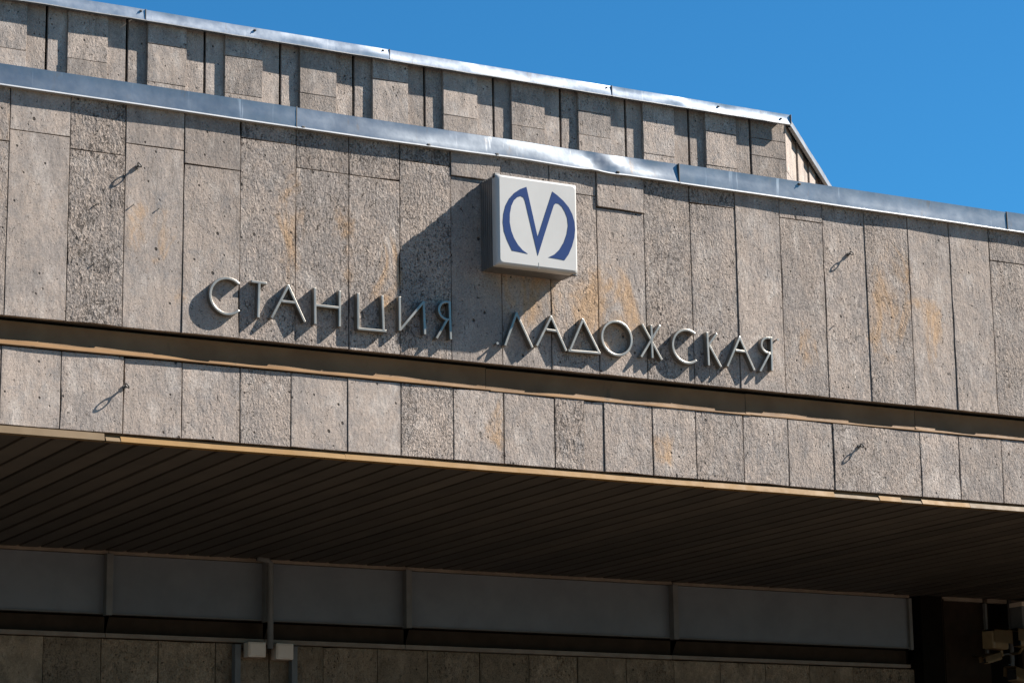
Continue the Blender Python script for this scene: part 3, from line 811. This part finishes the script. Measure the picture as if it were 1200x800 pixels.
# ------------------------------------------------------------------ eye bolts, pegs and nails in the stone
def eye_bolt(x, z, L, rr, rot, label):
    o = empty("eye_bolt", (x, 0.0, z), label, "eye bolt", "iron eye bolts in the stone facing")
    b = MB(); b.tube([(x, 0.03, z), (x, -L, z)], 0.011, 8); b.tube([(x, 0.0, z), (x, -0.022, z)], 0.024, 6)
    b.build("shank", M_IRON, o, smooth=False)
    b = MB()
    cy = -L - rr
    u_ = Vector((math.sin(rot), 0, math.cos(rot)))
    b.tube([Vector((x, cy, z)) + Vector((0, 1, 0)) * rr * math.cos(a) + u_ * rr * math.sin(a) for a in [2 * math.pi * i / 18 for i in range(18)]], 0.0075, 7, True)
    b.build("ring", M_IRON, o, smooth=True)
eye_bolt(8.742, 9.130, 0.050, 0.026, -0.75, "iron eye bolt high on the upper wall at the left, above the letter С of СТАНЦИЯ")
eye_bolt(8.648, 6.762, 0.060, 0.028, -0.75, "iron eye bolt at a joint of the lower stone band, at the left")
eye_bolt(17.925, 9.210, 0.048, 0.024, -0.75, "iron eye bolt on the upper wall at the right, beyond the end of the lettering")
eye_bolt(17.955, 6.826, 0.048, 0.024, -0.75, "iron eye bolt in the lower stone band at the right")
def peg(x, z, L, r, label, name="metal_peg", cat="peg", group="metal fixing pegs beside the letters"):
    b = MB(); b.tube([(x, 0.02, z), (x, -L + 0.012, z)], r * 0.7, 8); b.tube([(x, -L + 0.010, z), (x, -L, z)], r, 8)
    b.build(name, M_LETTER if name == "metal_peg" else M_IRON, None, origin=(x, 0, z), label=label, cat=cat, group=group)
peg(12.985, 7.618, 0.075, 0.016, "short metal peg left of the letter Л below the lightbox")
peg(16.79, 8.022, 0.065, 0.015, "short metal peg right of the last letter Я")
for (x, z, lb) in ((8.705, 8.71, "left of two thin iron nails side by side above the letter С"), (8.99, 8.705, "right of two thin iron nails side by side above the letter С"),
                   (8.305, 8.67, "thin iron nail in the pitted second stone from the left, upper one"), (8.293, 8.03, "thin iron nail low in the pitted second stone from the left"),
                   (17.65, 8.28, "thin iron nail in the wall far right of the lettering, beside a joint")):
    peg(x, z, 0.022, 0.007, lb, "iron_nail", "nail", "iron nails in the stone facing")

# ------------------------------------------------------------------ fittings under the canopy
b = MB()
b.tube([(13.40, FY - 0.20, 6.19), (13.55, FY - 0.20, 6.165), (13.60, FY - 0.20, 6.12), (13.60, FY - 0.20, 4.955)], 0.042, 12)
b.build("conduit_pipe", M_FRAME, None, origin=(13.6, FY - 0.2, 4.955), smooth=True, label="grey vertical conduit crossing the grey fascia, ending between two beige boxes", cat="pipe")
def wbox(x0, x1, z0, z1, label):
    b = MB(); b.box((x0, FY - 0.20, z0), (x1, FY - 0.02, z1), 0.015)
    o = b.build("junction_box", M_BEIGE, None, origin=((x0 + x1) / 2, FY, z0), label=label, cat="junction box", group="beige boxes beside the conduit")
    b = MB(); b.box((x0 + .02, FY - 0.212, z0 + .02), (x1 - .02, FY - 0.195, z1 - .02), 0.006); b.build("lid", M_BEIGE, o)
wbox(13.278, 13.54, 4.835, 5.04, "beige box under the fascia on the left of the conduit's end")
wbox(13.69, 13.95, 4.815, 5.035, "beige box under the fascia on the right of the conduit's end")
def post(x, label):
    b = MB(); b.box((x - 0.042, FY - 0.06, 0.0), (x + 0.042, FY + 0.06, 5.005), 0.006)
    o = b.build("steel_post", M_FRAME, None, origin=(x, FY, 0), label=label, cat="post", group="grey steel posts below the fascia")
    b = MB(); b.box((x - 0.048, FY - 0.066, 5.006), (x + 0.048, FY + 0.066, 5.016), 0.003); b.build("post_cap", M_FRAME, o)
post(13.185, "grey steel post against the dark stone wall, left of the left beige box")
post(14.03, "grey steel post against the dark stone wall, right of the right beige box")

# ------------------------------------------------------------------ surveillance cameras at the right
def cctv(loc, rz, rx, L, H, Wd, label, arm):
    o = empty("surveillance_camera", loc, label, "camera", "beige surveillance cameras on the dark column")
    ro = Matrix.Translation(Vector(loc)) @ Matrix.Rotation(rz, 4, 'Z') @ Matrix.Rotation(rx, 4, 'Y')
    def fin(b, name, mat, smooth=False):
        b.bm.transform(ro); return b.build(name, mat, o, smooth=smooth)
    b = MB(); b.box((-L / 2, -Wd / 2, -H / 2), (L / 2, Wd / 2, H / 2), min(H, Wd) * 0.22); hs = fin(b, "housing", M_CCTV)
    b = MB()                                               # sun shield over top and sides, longer at the front
    t = 0.008
    pr = [(-Wd / 2 - .014, -H * .15), (-Wd / 2 - .014, H / 2 + .01), (-Wd / 2 + .005, H / 2 + .022), (Wd / 2 - .005, H / 2 + .022), (Wd / 2 + .014, H / 2 + .01), (Wd / 2 + .014, -H * .15)]
    b.sheet([[(xx, y, z) for y, z in pr] for xx in (-L / 2 - 0.07, L / 2 - 0.02)])
    bmesh.ops.solidify(b.bm, geom=b.bm.faces[:], thickness=t); fin(b, "sun_shield", M_CCTV)
    b = MB(); b.box((-L / 2 - .006, -Wd / 2 + .018, -H / 2 + .018), (-L / 2 + .004, Wd / 2 - .018, H / 2 - .018), .004); fin(b, "front_glass", M_LENS)
    b = MB(); b.box((L / 2 - .002, -Wd / 2 + .01, -H / 2 + .01), (L / 2 + .012, Wd / 2 - .01, H / 2 - .01), .004); fin(b, "rear_cap", M_CCTV)
    b = MB(); b.tube([Vector(loc) + Vector(p) for p in arm], 0.022, 10); b.build("bracket_arm", M_CCTV, o, smooth=True)
    return o
P1 = ray_to(1167, 750, 7.2); P2 = ray_to(1163, 771, 7.15); P3 = ray_to(1194, 793, 7.2); P4 = ray_to(1196, 748, 7.3)
arm_end = 27.1
cctv((P1.x, 7.2, P1.y), R(192), 0.0, 0.40, 0.29, 0.22, "large beige boxy surveillance camera under the soffit, topmost on the left", [(0.1, 0.0, -.15), (0.16, 0.05, -.22), (0.3, 0.75, -.24)])
cctv((P2.x, 7.15, P2.y), R(10), R(-14), 0.34, 0.11, 0.11, "small slim beige surveillance camera tilted down below the large one", [(0.1, 0.0, .04), (0.2, 0.06, .10), (0.26, 0.8, .10)])
cctv((P3.x, 7.2, P3.y), R(20), R(8), 0.42, 0.20, 0.2, "beige surveillance camera lowest at the right edge", [(0.0, 0.05, -.1), (0.1, 0.2, -.2), (0.14, 0.75, -.2)])
cctv((P4.x + 0.08, 7.3, P4.y), R(4), 0.0, 0.34, 0.27, 0.2, "beige surveillance camera at the right edge behind the large one", [(0.0, 0.05, -.13), (0.05, 0.2, -.2), (0.05, 0.65, -.2)])
q0, q1 = ray_to(1190, 706, 7.6), ray_to(1215, 741, 7.6)
b = MB(); b.box((q0.x, 7.45, q1.y), (q1.x, 7.75, q0.y), 0.01)
o = b.build("cable_cabinet", M_FRAME, None, origin=((q0.x + q1.x) / 2, 7.6, q1.y), label="small grey cabinet with a pale top edge under the soffit at the right edge", cat="cabinet")
b = MB(); b.box((q0.x - .006, 7.44, q0.y - 0.065), (q1.x + .006, 7.756, q0.y + .006), .006); b.build("top_trim", M_BEIGE, o)
cx0, cz0 = ray_to(1184, 762, 7.25)
b = MB()
b.tube([Vector((cx0 + 0.12 * math.sin(a) - 0.05, 7.25, cz0 - 0.05 - 0.17 * (1 - math.cos(a)) * .5)) for a in [math.pi * i / 14 for i in range(-4, 15)]], 0.008, 6)
b.build("camera_cable", M_FRAME, None, smooth=True, label="loose grey cable looping below the large surveillance camera", cat="cable")
